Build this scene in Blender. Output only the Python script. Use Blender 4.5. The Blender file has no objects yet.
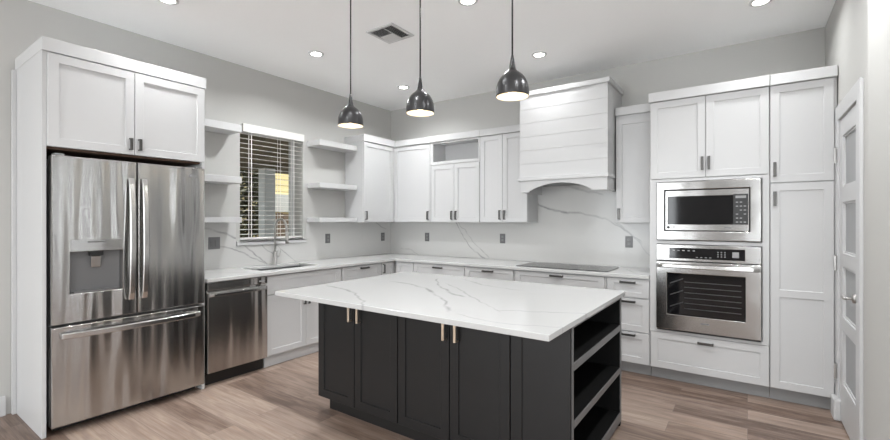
import bpy, bmesh, math, random
from mathutils import Vector, Matrix

random.seed(7)
SC = bpy.context.scene
COL = SC.collection
PI = math.pi

# ------------------------------------------------------------------ camera, world, daylight, exposure
cam_data = bpy.data.cameras.new('camera')
cam_data.sensor_width = 36.0
cam_data.lens = 36.0 * 432.0 / 890.0
cam_data.clip_start = 0.05
cam = bpy.data.objects.new('camera', cam_data)
COL.objects.link(cam)
cam.location = (0, 0, 1.41)
cam.rotation_euler = (math.radians(90), 0, math.radians(35.0))
SC.camera = cam

SC.view_settings.view_transform = 'Standard'
SC.view_settings.look = 'None'
SC.view_settings.gamma = 1.0
SC.view_settings.use_curve_mapping = False
SC.view_settings.exposure = 0.48

world = bpy.data.worlds.new('sky')
SC.world = world
world.use_nodes = True
bg = world.node_tree.nodes['Background']
bg.inputs['Color'].default_value = (0.93, 0.97, 1.0, 1)
bg.inputs['Strength'].default_value = 0.6

FLOOR_Z, CEIL_Z = 0.0, 3.05
WALL_X, BACK_Y, RIGHT_X = -4.40, 4.86, 0.54
REAR_Y, FAR_X = -4.0, 4.5


def area_light(name, loc, rot, sx, sy, power, color=(1, 1, 1), spread=180):
    d = bpy.data.lights.new(name, 'AREA')
    d.shape = 'RECTANGLE'
    d.size, d.size_y = sx, sy
    d.energy = power
    d.color = color
    d.spread = math.radians(spread)
    o = bpy.data.objects.new(name, d)
    o.location = loc
    o.rotation_euler = rot
    COL.objects.link(o)
    return o


# added area lamps in unseen rear and living room openings, standing in for daylight
area_light('added_rear_light', (-2.6, REAR_Y + 0.02, 1.45), (math.radians(90), 0, 0), 2.2, 2.2, 96, (0.93, 0.97, 1.0))
area_light('added_rear_light', (1.6, REAR_Y + 0.02, 1.45), (math.radians(90), 0, 0), 2.2, 2.2, 96, (0.93, 0.97, 1.0))
STREAK_SLOTS = ((1.50, 1.55), (2.10, 2.13), (2.55, 2.61), (2.95, 2.98), (3.45, 3.50), (4.1, 4.13))  # made-up narrow openings, bright streaks for the refrigerator to reflect
for y0, y1 in STREAK_SLOTS:
    area_light('added_side_light', (FAR_X - 0.02, (y0 + y1) / 2, 1.35), (math.radians(90), 0, math.radians(90)), y1 - y0, 2.5, 85 * (y1 - y0), (0.95, 0.98, 1.0))
area_light('added_side_light', (FAR_X - 0.02, -1.2, 1.45), (math.radians(90), 0, math.radians(90)), 2.2, 2.2, 18, (0.93, 0.97, 1.0))


# high sun outdoors
_sd = bpy.data.lights.new('sun', 'SUN')
_sd.energy = 5.0
_sd.angle = math.radians(1.0)
_sd.color = (1.0, 0.95, 0.86)
_so = bpy.data.objects.new('sun', _sd)
_so.rotation_euler = Vector((-0.38, 0.10, -0.92)).to_track_quat('-Z', 'Y').to_euler()
COL.objects.link(_so)


# ------------------------------------------------------------------ materials
def new_mat(name):
    m = bpy.data.materials.new(name)
    m.use_nodes = True
    nt = m.node_tree
    return m, nt, nt.nodes['Principled BSDF']


def plain(name, col, rough=0.5, metal=0.0, spec=None, emit=None, estr=0.0, coat=0.0, bump=0.0, bscale=40):
    m, nt, p = new_mat(name)
    p.inputs['Base Color'].default_value = (*col, 1)
    p.inputs['Roughness'].default_value = rough
    p.inputs['Metallic'].default_value = metal
    if spec is not None:
        p.inputs['Specular IOR Level'].default_value = spec
    if emit:
        p.inputs['Emission Color'].default_value = (*emit, 1)
        p.inputs['Emission Strength'].default_value = estr
    p.inputs['Coat Weight'].default_value = coat
    # a little procedural unevenness on every surface
    tc = nt.nodes.new('ShaderNodeTexCoord')
    nz = nt.nodes.new('ShaderNodeTexNoise')
    nz.inputs['Scale'].default_value = bscale
    nt.links.new(tc.outputs['Object'], nz.inputs['Vector'])
    if bump > 0:
        b = nt.nodes.new('ShaderNodeBump')
        b.inputs['Strength'].default_value = bump
        b.inputs['Distance'].default_value = 0.002
        nt.links.new(nz.outputs['Fac'], b.inputs['Height'])
        nt.links.new(b.outputs['Normal'], p.inputs['Normal'])
    else:
        mr = nt.nodes.new('ShaderNodeMapRange')
        mr.inputs['To Min'].default_value = max(0.02, rough - 0.02)
        mr.inputs['To Max'].default_value = min(1.0, rough + 0.02)
        nt.links.new(nz.outputs['Fac'], mr.inputs['Value'])
        nt.links.new(mr.outputs['Result'], p.inputs['Roughness'])
    return m


ANISO_ROT = 0.25


def steel(name, base=0.52, rough=0.22, wob=0.25, aniso=0.0, wscale=(4.2, 4.2, 0.30)):
    """Brushed stainless: gently buckled sheet (low bump stretched upright) plus fine brushing."""
    m, nt, p = new_mat(name)
    p.inputs['Base Color'].default_value = (base, base * 0.985, base * 0.965, 1)
    p.inputs['Metallic'].default_value = 1.0
    p.inputs['Roughness'].default_value = rough
    p.inputs['Anisotropic'].default_value = aniso
    N, L = nt.nodes.new, nt.links.new
    tc = N('ShaderNodeTexCoord')
    mp = N('ShaderNodeMapping')
    mp.inputs['Scale'].default_value = wscale
    L(tc.outputs['Object'], mp.inputs['Vector'])
    nz = N('ShaderNodeTexNoise')
    nz.inputs['Scale'].default_value = 2.0
    nz.inputs['Detail'].default_value = 1.0
    L(mp.outputs['Vector'], nz.inputs['Vector'])
    b = N('ShaderNodeBump')
    b.inputs['Strength'].default_value = wob
    b.inputs['Distance'].default_value = 0.05
    L(nz.outputs['Fac'], b.inputs['Height'])
    mp2 = N('ShaderNodeMapping')
    mp2.inputs['Scale'].default_value = (2, 2, 260)
    L(tc.outputs['Object'], mp2.inputs['Vector'])
    n2 = N('ShaderNodeTexNoise')
    n2.inputs['Scale'].default_value = 3.0
    L(mp2.outputs['Vector'], n2.inputs['Vector'])
    b2 = N('ShaderNodeBump')
    b2.inputs['Strength'].default_value = 0.05
    b2.inputs['Distance'].default_value = 0.002
    L(n2.outputs['Fac'], b2.inputs['Height'])
    L(b.outputs['Normal'], b2.inputs['Normal'])
    L(b2.outputs['Normal'], p.inputs['Normal'])
    tg = N('ShaderNodeTangent'); tg.direction_type = 'UV_MAP'; tg.uv_map = 'brush'
    L(tg.outputs[0], p.inputs['Tangent'])
    p.inputs['Anisotropic Rotation'].default_value = ANISO_ROT
    return m


def quadratic(pts):
    """v = a + b u + c u^2 through three points, with the u range."""
    (x1, y1), (x2, y2), (x3, y3) = pts
    c = ((y3 - y1) / (x3 - x1) - (y2 - y1) / (x2 - x1)) / (x3 - x2)
    b = (y2 - y1) / (x2 - x1) - c * (x1 + x2)
    a = y1 - b * x1 - c * x1 * x1
    return a, b, c, min(x1, x3), max(x1, x3)


def quartz(name, ua, va, veins, base=(0.49, 0.49, 0.485), vein=(0.24, 0.24, 0.245), rough=0.16, clouds=0.35):
    """White engineered quartz with named veins; ua and va are the two object axes of the slab face."""
    m, nt, p = new_mat(name)
    N, L = nt.nodes.new, nt.links.new
    p.inputs['Roughness'].default_value = rough
    p.inputs['Specular IOR Level'].default_value = 0.45
    tc = N('ShaderNodeTexCoord')
    # wobble
    nz = N('ShaderNodeTexNoise')
    nz.inputs['Scale'].default_value = 5.0
    nz.inputs['Detail'].default_value = 3.0
    L(tc.outputs['Object'], nz.inputs['Vector'])
    sub = N('ShaderNodeVectorMath'); sub.operation = 'SUBTRACT'
    L(nz.outputs['Color'], sub.inputs[0]); sub.inputs[1].default_value = (0.5, 0.5, 0.5)
    sc = N('ShaderNodeVectorMath'); sc.operation = 'SCALE'
    L(sub.outputs[0], sc.inputs[0]); sc.inputs['Scale'].default_value = 0.10
    add = N('ShaderNodeVectorMath'); add.operation = 'ADD'
    L(tc.outputs['Object'], add.inputs[0]); L(sc.outputs[0], add.inputs[1])
    sep = N('ShaderNodeSeparateXYZ'); L(add.outputs[0], sep.inputs[0])

    def M(op, a, b=None, c=None, clamp=False):
        n = N('ShaderNodeMath'); n.operation = op; n.use_clamp = clamp
        for i, v in enumerate((a, b, c)):
            if v is None:
                continue
            if isinstance(v, (int, float)):
                n.inputs[i].default_value = v
            else:
                L(v, n.inputs[i])
        return n.outputs[0]
    U, V = sep.outputs[ua], sep.outputs[va]
    # breaks in the veins
    n3 = N('ShaderNodeTexNoise'); n3.inputs['Scale'].default_value = 9.0
    L(tc.outputs['Object'], n3.inputs['Vector'])
    brk = M('MULTIPLY_ADD', n3.outputs['Fac'], 2.2, -0.35, clamp=True)
    total = None
    for pts, w, s in veins:
        a, b, c, u0, u1 = quadratic(pts)
        t = M('MULTIPLY_ADD', U, c, b)
        t = M('MULTIPLY_ADD', U, t, a)
        slope = b + c * (u0 + u1)
        d = M('ABSOLUTE', M('SUBTRACT', V, t))
        d = M('DIVIDE', d, 1.2 * w * math.sqrt(1 + slope * slope))
        g = M('SUBTRACT', 1.0, d, clamp=True)
        pad = 0.05 * (u1 - u0) + 0.01
        e0 = M('MULTIPLY_ADD', U, 1 / pad, -(u0 - pad) / pad, clamp=True)
        e1 = M('MULTIPLY_ADD', U, -1 / pad, (u1 + pad) / pad, clamp=True)
        g = M('MULTIPLY', M('MULTIPLY', g, e0), M('MULTIPLY', e1, min(1.0, 1.4 * s)))
        total = g if total is None else M('MAXIMUM', total, g)
    total = M('MULTIPLY', total, brk)
    # faint clouding
    n4 = N('ShaderNodeTexNoise'); n4.inputs['Scale'].default_value = 1.6; n4.inputs['Detail'].default_value = 4.0
    n4.inputs['Distortion'].default_value = 1.2
    L(tc.outputs['Object'], n4.inputs['Vector'])
    cl = M('MULTIPLY_ADD', n4.outputs['Fac'], -6.0, 2.55, clamp=True)
    cl = M('MULTIPLY', cl, 0.12 * clouds)
    f = M('MAXIMUM', total, cl)
    mix = N('ShaderNodeMix'); mix.data_type = 'RGBA'
    L(f, mix.inputs[0])
    mix.inputs[6].default_value = (*base, 1)
    mix.inputs[7].default_value = (*vein, 1)
    L(mix.outputs[2], p.inputs['Base Color'])
    return m


def wood_floor():
    m, nt, p = new_mat('wood_plank_floor')
    N, L = nt.nodes.new, nt.links.new
    tc = N('ShaderNodeTexCoord')
    br = N('ShaderNodeTexBrick')
    br.offset = 0.37
    br.inputs['Scale'].default_value = 1.0
    br.inputs['Brick Width'].default_value = 1.22
    br.inputs['Row Height'].default_value = 0.178
    br.inputs['Mortar Size'].default_value = 0.0012
    br.inputs['Mortar Smooth'].default_value = 0.2
    br.inputs['Bias'].default_value = 0.0
    br.inputs['Color1'].default_value = (0, 0, 0, 1)
    br.inputs['Color2'].default_value = (1, 1, 1, 1)
    br.inputs['Mortar'].default_value = (0.3, 0.3, 0.3, 1)
    L(tc.outputs['Object'], br.inputs['Vector'])
    # per plank shift so that the grain does not run across seams
    bw = N('ShaderNodeSeparateColor'); L(br.outputs['Color'], bw.inputs[0])
    comb = N('ShaderNodeCombineXYZ')
    k = N('ShaderNodeMath'); k.operation = 'MULTIPLY'; k.inputs[1].default_value = 17.0
    L(bw.outputs[0], k.inputs[0]); L(k.outputs[0], comb.inputs[2]); L(k.outputs[0], comb.inputs[0])
    mp = N('ShaderNodeMapping'); mp.inputs['Scale'].default_value = (1.1, 9.0, 1.0)
    L(tc.outputs['Object'], mp.inputs['Vector'])
    ad = N('ShaderNodeVectorMath'); ad.operation = 'ADD'
    L(mp.outputs[0], ad.inputs[0]); L(comb.outputs[0], ad.inputs[1])
    n1 = N('ShaderNodeTexNoise'); n1.inputs['Scale'].default_value = 2.3; n1.inputs['Detail'].default_value = 6.0
    n1.inputs['Distortion'].default_value = 0.7
    L(ad.outputs[0], n1.inputs['Vector'])
    mp2 = N('ShaderNodeMapping'); mp2.inputs['Scale'].default_value = (2.0, 60.0, 1.0)
    L(tc.outputs['Object'], mp2.inputs['Vector'])
    n2 = N('ShaderNodeTexNoise'); n2.inputs['Scale'].default_value = 2.0; n2.inputs['Detail'].default_value = 4.0
    L(mp2.outputs[0], n2.inputs['Vector'])
    def mixf(a, b, f):
        n = N('ShaderNodeMix'); n.data_type = 'FLOAT'; n.inputs[0].default_value = f
        L(a, n.inputs[2]); L(b, n.inputs[3]); return n.outputs[0]
    v = mixf(n1.outputs['Fac'], bw.outputs[0], 0.36)
    v = mixf(v, n2.outputs['Fac'], 0.24)
    ramp = N('ShaderNodeValToRGB')
    e = ramp.color_ramp.elements
    e[0].position, e[0].color = 0.33, (0.120, 0.080, 0.061, 1)
    e[1].position, e[1].color = 0.68, (0.416, 0.324, 0.264, 1)
    for pos, c in ((0.41, (0.200, 0.140, 0.110, 1)), (0.51, (0.276, 0.204, 0.164, 1)), (0.61, (0.344, 0.261, 0.212, 1))):
        q = e.new(pos); q.color = c
    L(v, ramp.inputs[0])
    mp3 = N('ShaderNodeMapping'); mp3.inputs['Scale'].default_value = (1.6, 5.0, 1.0)
    L(ad.outputs[0], mp3.inputs['Vector'])
    n5 = N('ShaderNodeTexNoise'); n5.inputs['Scale'].default_value = 1.3; n5.inputs['Detail'].default_value = 5.0
    L(mp3.outputs[0], n5.inputs['Vector'])
    hr = N('ShaderNodeMapRange'); hr.inputs['From Min'].default_value = 0.50; hr.inputs['From Max'].default_value = 0.72
    hr.inputs['To Max'].default_value = 0.55
    L(n5.outputs['Fac'], hr.inputs['Value'])
    hm = N('ShaderNodeMix'); hm.data_type = 'RGBA'; hm.blend_type = 'MULTIPLY'
    L(hr.outputs['Result'], hm.inputs[0]); L(ramp.outputs[0], hm.inputs[6]); hm.inputs[7].default_value = (0.78, 0.64, 0.53, 1)
    mm = N('ShaderNodeMix'); mm.data_type = 'RGBA'
    L(br.outputs['Fac'], mm.inputs[0]); L(hm.outputs[2], mm.inputs[6]); mm.inputs[7].default_value = (0.16, 0.12, 0.10, 1)
    L(mm.outputs[2], p.inputs['Base Color'])
    p.inputs['Roughness'].default_value = 0.38
    b = N('ShaderNodeBump'); b.inputs['Strength'].default_value = 0.12; b.inputs['Distance'].default_value = 0.002
    L(v, b.inputs['Height']); L(b.outputs['Normal'], p.inputs['Normal'])
    return m


def siding_mat():
    m, nt, p = new_mat('yellow_lap_siding')
    N, L = nt.nodes.new, nt.links.new
    tc = N('ShaderNodeTexCoord'); sp = N('ShaderNodeSeparateXYZ'); L(tc.outputs['Object'], sp.inputs[0])
    f = N('ShaderNodeMath'); f.operation = 'MODULO'; f.inputs[1].default_value = 0.16; L(sp.outputs[2], f.inputs[0])
    g = N('ShaderNodeMath'); g.operation = 'LESS_THAN'; g.inputs[1].default_value = 0.02; L(f.outputs[0], g.inputs[0])
    mm = N('ShaderNodeMix'); mm.data_type = 'RGBA'; L(g.outputs[0], mm.inputs[0])
    mm.inputs[6].default_value = (0.90, 0.76, 0.42, 1); mm.inputs[7].default_value = (0.45, 0.36, 0.20, 1)
    L(mm.outputs[2], p.inputs['Base Color']); p.inputs['Roughness'].default_value = 0.7
    return m


ISL_VEINS = [
    ([(-2.576, 2.159), (-2.286, 2.083), (-1.833, 1.794)], 0.012, 0.55),
    ([(-2.31, 2.601), (-1.939, 2.489), (-1.363, 1.985)], 0.016, 0.60),
    ([(-2.145, 2.931), (-1.756, 2.507), (-1.521, 2.377)], 0.012, 0.55),
    ([(-1.959, 3.062), (-1.585, 2.853), (-1.321, 2.812)], 0.010, 0.40),
    ([(-1.90, 2.75), (-1.50, 2.42), (-1.12, 2.10)], 0.008, 0.40),
    ([(-1.10, 2.10), (-0.90, 2.21), (-0.69, 2.30)], 0.008, 0.45),
    ([(-1.25, 1.90), (-1.0, 1.86), (-0.72, 1.95)], 0.008, 0.35),
]
BACK_VEINS = [
    ([(-3.214, 1.40), (-3.087, 1.184), (-2.708, 0.924)], 0.011, 0.60),
    ([(-3.182, 1.40), (-2.96, 1.147), (-2.70, 0.96)], 0.008, 0.45),
    ([(-2.094, 1.649), (-1.894, 1.533), (-1.559, 1.489)], 0.016, 0.65),
    ([(-1.559, 1.489), (-1.25, 1.41), (-0.93, 1.20)], 0.012, 0.50),
    ([(-1.833, 1.817), (-1.509, 1.746), (-1.323, 1.684)], 0.016, 0.55),
    ([(-4.187, 0.997), (-4.015, 0.974), (-3.867, 0.923)], 0.008, 0.40),
    ([(-1.15, 1.38), (-0.95, 1.20), (-0.74, 0.93)], 0.008, 0.40),
]
SIDE_VEINS = [
    ([(2.05, 1.31), (2.45, 1.20), (2.776, 0.922)], 0.012, 0.65),
    ([(2.25, 1.155), (2.516, 1.066), (2.752, 0.935)], 0.009, 0.55),
    ([(2.70, 1.16), (2.819, 1.076), (2.906, 1.0)], 0.008, 0.50),
    ([(2.95, 1.12), (3.075, 1.002), (3.198, 0.911)], 0.008, 0.45),
    ([(4.524, 1.367), (4.615, 1.323), (4.742, 1.291)], 0.010, 0.50),
    ([(2.44, 1.385), (2.494, 1.336), (2.56, 1.27)], 0.008, 0.45),
]
TOP_VEINS = [
    ([(-4.2, 2.0), (-3.95, 2.2), (-3.72, 2.3)], 0.010, 0.40),
    ([(-3.9, 4.3), (-3.2, 4.45), (-2.6, 4.30)], 0.010, 0.40),
    ([(-1.0, 4.6), (-0.9, 4.4), (-0.75, 4.25)], 0.010, 0.40),
]

M = dict(
    wall=plain('wall_paint', (0.50, 0.495, 0.475), 0.75, bump=0.04, bscale=220),
    reflect_dark=plain('dark_reflection_tone', (0.10, 0.10, 0.10), 0.8),  # made-up dark tone on the unseen wall, deepens refrigerator reflections
    ceil=plain('ceiling_paint', (0.96, 0.96, 0.955), 0.9, bump=0.03, bscale=220),
    trim=plain('white_trim_paint', (0.57, 0.57, 0.57), 0.4),
    cab=plain('white_cabinet_paint', (0.57, 0.57, 0.57), 0.38),
    inside=plain('dark_gap_tone', (0.10, 0.055, 0.035), 0.7),
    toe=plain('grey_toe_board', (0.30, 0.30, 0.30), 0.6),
    island=plain('charcoal_paint', (0.012, 0.012, 0.0125), 0.42, spec=0.38),
    isl_shade=plain('charcoal_shelf_shade', (0.004, 0.004, 0.004), 0.6, spec=0.15),  # charcoal darkened for the shade inside the open shelves
    isl_lit=plain('charcoal_lit_edge', (0.13, 0.13, 0.13), 0.4),  # charcoal made paler for the light caught on the edges
    nickel=plain('brushed_nickel', (0.11, 0.107, 0.103), 0.35, 0.9),
    sinkmetal=plain('dark_sink_steel', (0.22, 0.22, 0.22), 0.4, 0.9),
    satin=plain('satin_nickel', (0.48, 0.47, 0.455), 0.30, 1.0),
    champ=plain('champagne_metal', (0.85, 0.74, 0.60), 0.30, 1.0),
    steel=steel('stainless_sheet', 0.47, 0.17, 0.45, 0.90),
    steel2=steel('stainless_trim', 0.40, 0.20, 0.05, 0.5, (2.5, 2.5, 2.5)),
    steelbar=plain('stainless_bar', (0.55, 0.545, 0.535), 0.22, 1.0),
    dwsteel=steel('dark_stainless_sheet', 0.64, 0.18, 0.45, 0.90),
    grey=plain('grey_plastic', (0.23, 0.23, 0.23), 0.45),
    lgrey=plain('pale_grey_marking', (0.30, 0.30, 0.30), 0.5),
    black=plain('black_plastic', (0.012, 0.012, 0.012), 0.4),
    glass_black=plain('black_glass', (0.008, 0.008, 0.009), 0.06, 0.0, 0.40),
    cook=plain('cooktop_glass', (0.022, 0.022, 0.023), 0.16, 0.0, 0.2),
    rack=plain('dim_rack_grey', (0.035, 0.035, 0.036), 0.4),
    plate=plain('grey_metal_plate', (0.17, 0.17, 0.172), 0.40, 0.3),
    pend=plain('gunmetal_shade', (0.055, 0.055, 0.057), 0.30, 0.65),
    pend_in=plain('white_enamel', (0.85, 0.82, 0.76), 0.4),
    bulb=plain('glowing_bulb', (1, 0.9, 0.75), 0.4, emit=(1.0, 0.80, 0.52), estr=3.0),
    lens=plain('glowing_lens', (1, 1, 1), 0.4, emit=(1.0, 0.96, 0.90), estr=14),
    blind=plain('white_blind_slat', (0.80, 0.79, 0.76), 0.45),
    floor=wood_floor(),
    siding=siding_mat(),
    fence=plain('weathered_brown_wood', (0.16, 0.115, 0.085), 0.8, bump=0.3, bscale=18),
    soffit=plain('taupe_painted_wood', (0.23, 0.20, 0.155), 0.8, bump=0.2, bscale=10),
    post=plain('pale_blue_grey_paint', (0.82, 0.86, 0.90), 0.6),
    earth=plain('dry_soil', (0.30, 0.26, 0.20), 0.95, bump=0.4, bscale=9),
    leaf=plain('olive_leaves', (0.085, 0.088, 0.055), 0.6),
    bark=plain('grey_bark', (0.16, 0.13, 0.10), 0.9),
    isl_top=quartz('veined_quartz_island', 0, 1, ISL_VEINS),
    top=quartz('veined_quartz_counter', 0, 1, TOP_VEINS, base=(0.57, 0.57, 0.56)),  # counter and splash bases lifted above the island's in place of fill light
    splash_b=quartz('veined_quartz_back', 0, 2, BACK_VEINS, base=(0.58, 0.575, 0.56), rough=0.2),
    splash_s=quartz('veined_quartz_side', 1, 2, SIDE_VEINS, base=(0.60, 0.595, 0.58), rough=0.2),
)


def glass_mat():
    m, nt, p = new_mat('clear_pane')
    N, L = nt.nodes.new, nt.links.new
    tr = N('ShaderNodeBsdfTransparent'); tr.inputs[0].default_value = (0.93, 0.95, 0.94, 1)
    gl = N('ShaderNodeBsdfGlossy'); gl.inputs['Roughness'].default_value = 0.02
    lw = N('ShaderNodeLayerWeight'); lw.inputs['Blend'].default_value = 0.12
    mx = N('ShaderNodeMixShader')
    L(lw.outputs['Fresnel'], mx.inputs[0]); L(tr.outputs[0], mx.inputs[1]); L(gl.outputs[0], mx.inputs[2])
    L(mx.outputs[0], nt.nodes['Material Output'].inputs['Surface'])
    return m


def frosted_mat():
    return plain('frosted_pane', (0.30, 0.305, 0.31), 0.35, 0.0, 0.6)


M['glass'] = glass_mat()
M['frost'] = frosted_mat()


# ------------------------------------------------------------------ mesh helpers
class MB:
    def __init__(self):
        self.bm = bmesh.new()

    def box(self, x0, x1, y0, y1, z0, z1):
        v = [self.bm.verts.new((x, y, z)) for x in (x0, x1) for y in (y0, y1) for z in (z0, z1)]
        for f in ((0, 1, 3, 2), (4, 6, 7, 5), (0, 4, 5, 1), (2, 3, 7, 6), (0, 2, 6, 4), (1, 5, 7, 3)):
            self.bm.faces.new([v[i] for i in f])
        return self

    def prism(self, poly, axis, a0, a1):
        """poly: list of 2-D points in the two other axes (in xyz order), extruded from a0 to a1 along axis."""
        def P(p, a):
            q = list(p); q.insert(axis, a); return q
        lo = [self.bm.verts.new(P(p, a0)) for p in poly]
        hi = [self.bm.verts.new(P(p, a1)) for p in poly]
        n = len(poly)
        self.bm.faces.new(lo); self.bm.faces.new(hi[::-1])
        for i in range(n):
            self.bm.faces.new((lo[i], lo[(i + 1) % n], hi[(i + 1) % n], hi[i]))
        return self

    def lathe(self, prof, c=(0, 0, 0), n=32, axis=2):
        rings = []
        for r, h in prof:
            ring = []
            if r < 1e-6:
                p = [0, 0, 0]; p[axis] = h
                ring = [self.bm.verts.new(Vector(p) + Vector(c))]
            else:
                for i in range(n):
                    a = 2 * PI * i / n
                    p = [r * math.cos(a), r * math.sin(a)]; p.insert(axis, h)
                    ring.append(self.bm.verts.new(Vector(p) + Vector(c)))
            rings.append(ring)
        for A, B in zip(rings, rings[1:]):
            if len(A) == 1 and len(B) == 1:
                continue
            for i in range(n):
                j = (i + 1) % n
                if len(A) == 1:
                    self.bm.faces.new((A[0], B[i], B[j]))
                elif len(B) == 1:
                    self.bm.faces.new((A[i], B[0], A[j]))
                else:
                    self.bm.faces.new((A[i], B[i], B[j], A[j]))
        return self

    def tube(self, pts, r, n=12):
        pts = [Vector(p) for p in pts]
        rr = r if isinstance(r, (list, tuple)) else [r] * len(pts)
        rings, ref = [], None
        for i, p in enumerate(pts):
            t = (pts[min(i + 1, len(pts) - 1)] - pts[max(i - 1, 0)]).normalized()
            if ref is None:
                ref = Vector((1, 0, 0)) if abs(t.x) < 0.9 else Vector((0, 1, 0))
            u = (ref - t * ref.dot(t)).normalized(); w = t.cross(u); ref = u
            rings.append([self.bm.verts.new(p + (u * math.cos(2 * PI * k / n) + w * math.sin(2 * PI * k / n)) * rr[i]) for k in range(n)])
        for A, B in zip(rings, rings[1:]):
            for k in range(n):
                self.bm.faces.new((A[k], A[(k + 1) % n], B[(k + 1) % n], B[k]))
        self.bm.faces.new(rings[0][::-1]); self.bm.faces.new(rings[-1])
        return self

    def grid(self, us, vs, hf, fmap):
        """A solid relief: cell (i, j) stands hf(i, j) above the back plane (None = hole)."""
        nu, nv = len(us) - 1, len(vs) - 1
        H = [[hf(i, j) for j in range(nv)] for i in range(nu)]
        B = self.bm
        def V(u, v, h): return B.verts.new(fmap(u, v, h))
        def g(i, j): return H[i][j] if 0 <= i < nu and 0 <= j < nv and H[i][j] is not None else 0.0
        for i in range(nu):
            for j in range(nv):
                h = H[i][j]
                if h is None:
                    continue
                a, b, c, d = us[i], us[i + 1], vs[j], vs[j + 1]
                B.faces.new([V(a, c, h), V(b, c, h), V(b, d, h), V(a, d, h)])
                B.faces.new([V(a, c, 0), V(a, d, 0), V(b, d, 0), V(b, c, 0)])
                for (di, dj, p, q) in ((-1, 0, (a, c), (a, d)), (1, 0, (b, d), (b, c)), (0, -1, (b, c), (a, c)), (0, 1, (a, d), (b, d))):
                    k = g(i + di, j + dj)
                    if k < h - 1e-7:
                        B.faces.new([V(*p, k), V(*p, h), V(*q, h), V(*q, k)])
        return self

    def build(self, name, mat, parent=None, bevel=0.0, smooth=False, seg=2):
        bmesh.ops.remove_doubles(self.bm, verts=self.bm.verts, dist=1e-5)
        bmesh.ops.recalc_face_normals(self.bm, faces=self.bm.faces)
        me = bpy.data.meshes.new(name)
        self.bm.to_mesh(me); self.bm.free()
        if smooth:
            for p in me.polygons:
                p.use_smooth = True
        if 'stainless' in mat.name:
            uv = me.uv_layers.new(name='brush')
            for l in me.loops:
                c = me.vertices[l.vertex_index].co
                uv.data[l.index].uv = (c.x + 0.31 * c.y, c.z + 0.17 * c.y)
        me.materials.append(mat)
        o = bpy.data.objects.new(name, me)
        COL.objects.link(o)
        if parent:
            o.parent = parent
        if bevel > 0:
            b = o.modifiers.new('edge', 'BEVEL')
            b.width = bevel; b.segments = seg; b.limit_method = 'ANGLE'; b.angle_limit = math.radians(40)
            b.harden_normals = False
        return o


def tag(o, label=None, cat=None, group=None, kind=None):
    if label: o['label'] = label
    if cat: o['category'] = cat
    if group: o['group'] = group
    if kind: o['kind'] = kind
    return o


def thing(name, label, cat, loc=(0, 0, 0), rz=0.0, group=None):
    o = bpy.data.objects.new(name, None)
    o.empty_display_size = 0.1
    o.location = loc
    o.rotation_euler = (0, 0, rz)
    COL.objects.link(o)
    return tag(o, label, cat, group)


def structure(name, mb, mat, parent=None, bevel=0.0):
    return tag(mb.build(name, mat, parent, bevel), kind='structure')


def copy_tree(o, parent=None):
    c = o.copy()
    COL.objects.link(c)
    if parent: c.parent = parent
    for ch in list(o.children):
        copy_tree(ch, c)
    return c


def bx(x0, x1, y0, y1, z0, z1):
    return MB().box(x0, x1, y0, y1, z0, z1)


# ------------------------------------------------------------------ the setting
def rect_mask(us, vs, holes):
    def f(i, j):
        u, v = (us[i] + us[i + 1]) / 2, (vs[j] + vs[j + 1]) / 2
        return None if any(a < u < b and c < v < d for a, b, c, d in holes) else T[0]
    return f


def wall_with_holes(u0, u1, v0, v1, holes, thick, fmap):
    us = sorted({u0, u1, *[h[0] for h in holes], *[h[1] for h in holes]})
    vs = sorted({v0, v1, *[h[2] for h in holes], *[h[3] for h in holes]})
    def f(i, j):
        u, v = (us[i] + us[i + 1]) / 2, (vs[j] + vs[j + 1]) / 2
        return None if any(a < u < b and c < v < d for a, b, c, d in holes) else thick
    return MB().grid(us, vs, f, fmap)


structure('floor', bx(WALL_X - 0.25, FAR_X + 0.2, REAR_Y - 0.2, BACK_Y + 0.2, -0.12, 0.0), M['floor'])
structure('ceiling', bx(WALL_X - 0.25, FAR_X + 0.2, REAR_Y - 0.2, BACK_Y + 0.2, CEIL_Z, CEIL_Z + 0.12), M['ceil'])
WY0, WY1, WZ0, WZ1 = 2.50, 3.295, 1.165, 2.42
structure('wall_left', wall_with_holes(REAR_Y - 0.2, BACK_Y + 0.2, 0, CEIL_Z, [(WY0, WY1, WZ0, WZ1)], 0.25,
          lambda u, v, h: (WALL_X - 0.25 + h, u, v)), M['wall'])
structure('wall_back', bx(WALL_X, FAR_X + 0.2, BACK_Y, BACK_Y + 0.2, 0, CEIL_Z), M['wall'])
DY0, DY1, DZ = 3.40, 4.165, 2.19           # rough opening of the door
structure('wall_right', wall_with_holes(2.93, BACK_Y, 0, CEIL_Z, [(DY0, DY1, -1, DZ)], 0.14,
          lambda u, v, h: (RIGHT_X + 0.14 - h, u, v)), M['wall'])
structure('wall_right_return', bx(0.485, RIGHT_X + 0.14, 2.35, 2.93, 0, CEIL_Z), M['wall'])
structure('wall_rear', wall_with_holes(WALL_X - 0.25, FAR_X + 0.2, 0, CEIL_Z, [(-3.7, -1.5, 0.3, 2.6), (0.5, 2.7, 0.3, 2.6)], 0.2,
          lambda u, v, h: (u, REAR_Y - 0.2 + h, v)), M['wall'])
structure('wall_side', wall_with_holes(REAR_Y, BACK_Y, 0, CEIL_Z, [(a, b, 0.1, 2.6) for a, b in STREAK_SLOTS] + [(-2.3, -0.1, 0.3, 2.6)], 0.2,
          lambda u, v, h: (FAR_X + 0.2 - h, u, v)), M['reflect_dark'])


def base_profile(z=0.14, d=0.016):
    return [(0, 0), (d, 0), (d, z - 0.03), (d * 0.6, z - 0.008), (d * 0.25, z), (0, z)]


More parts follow.
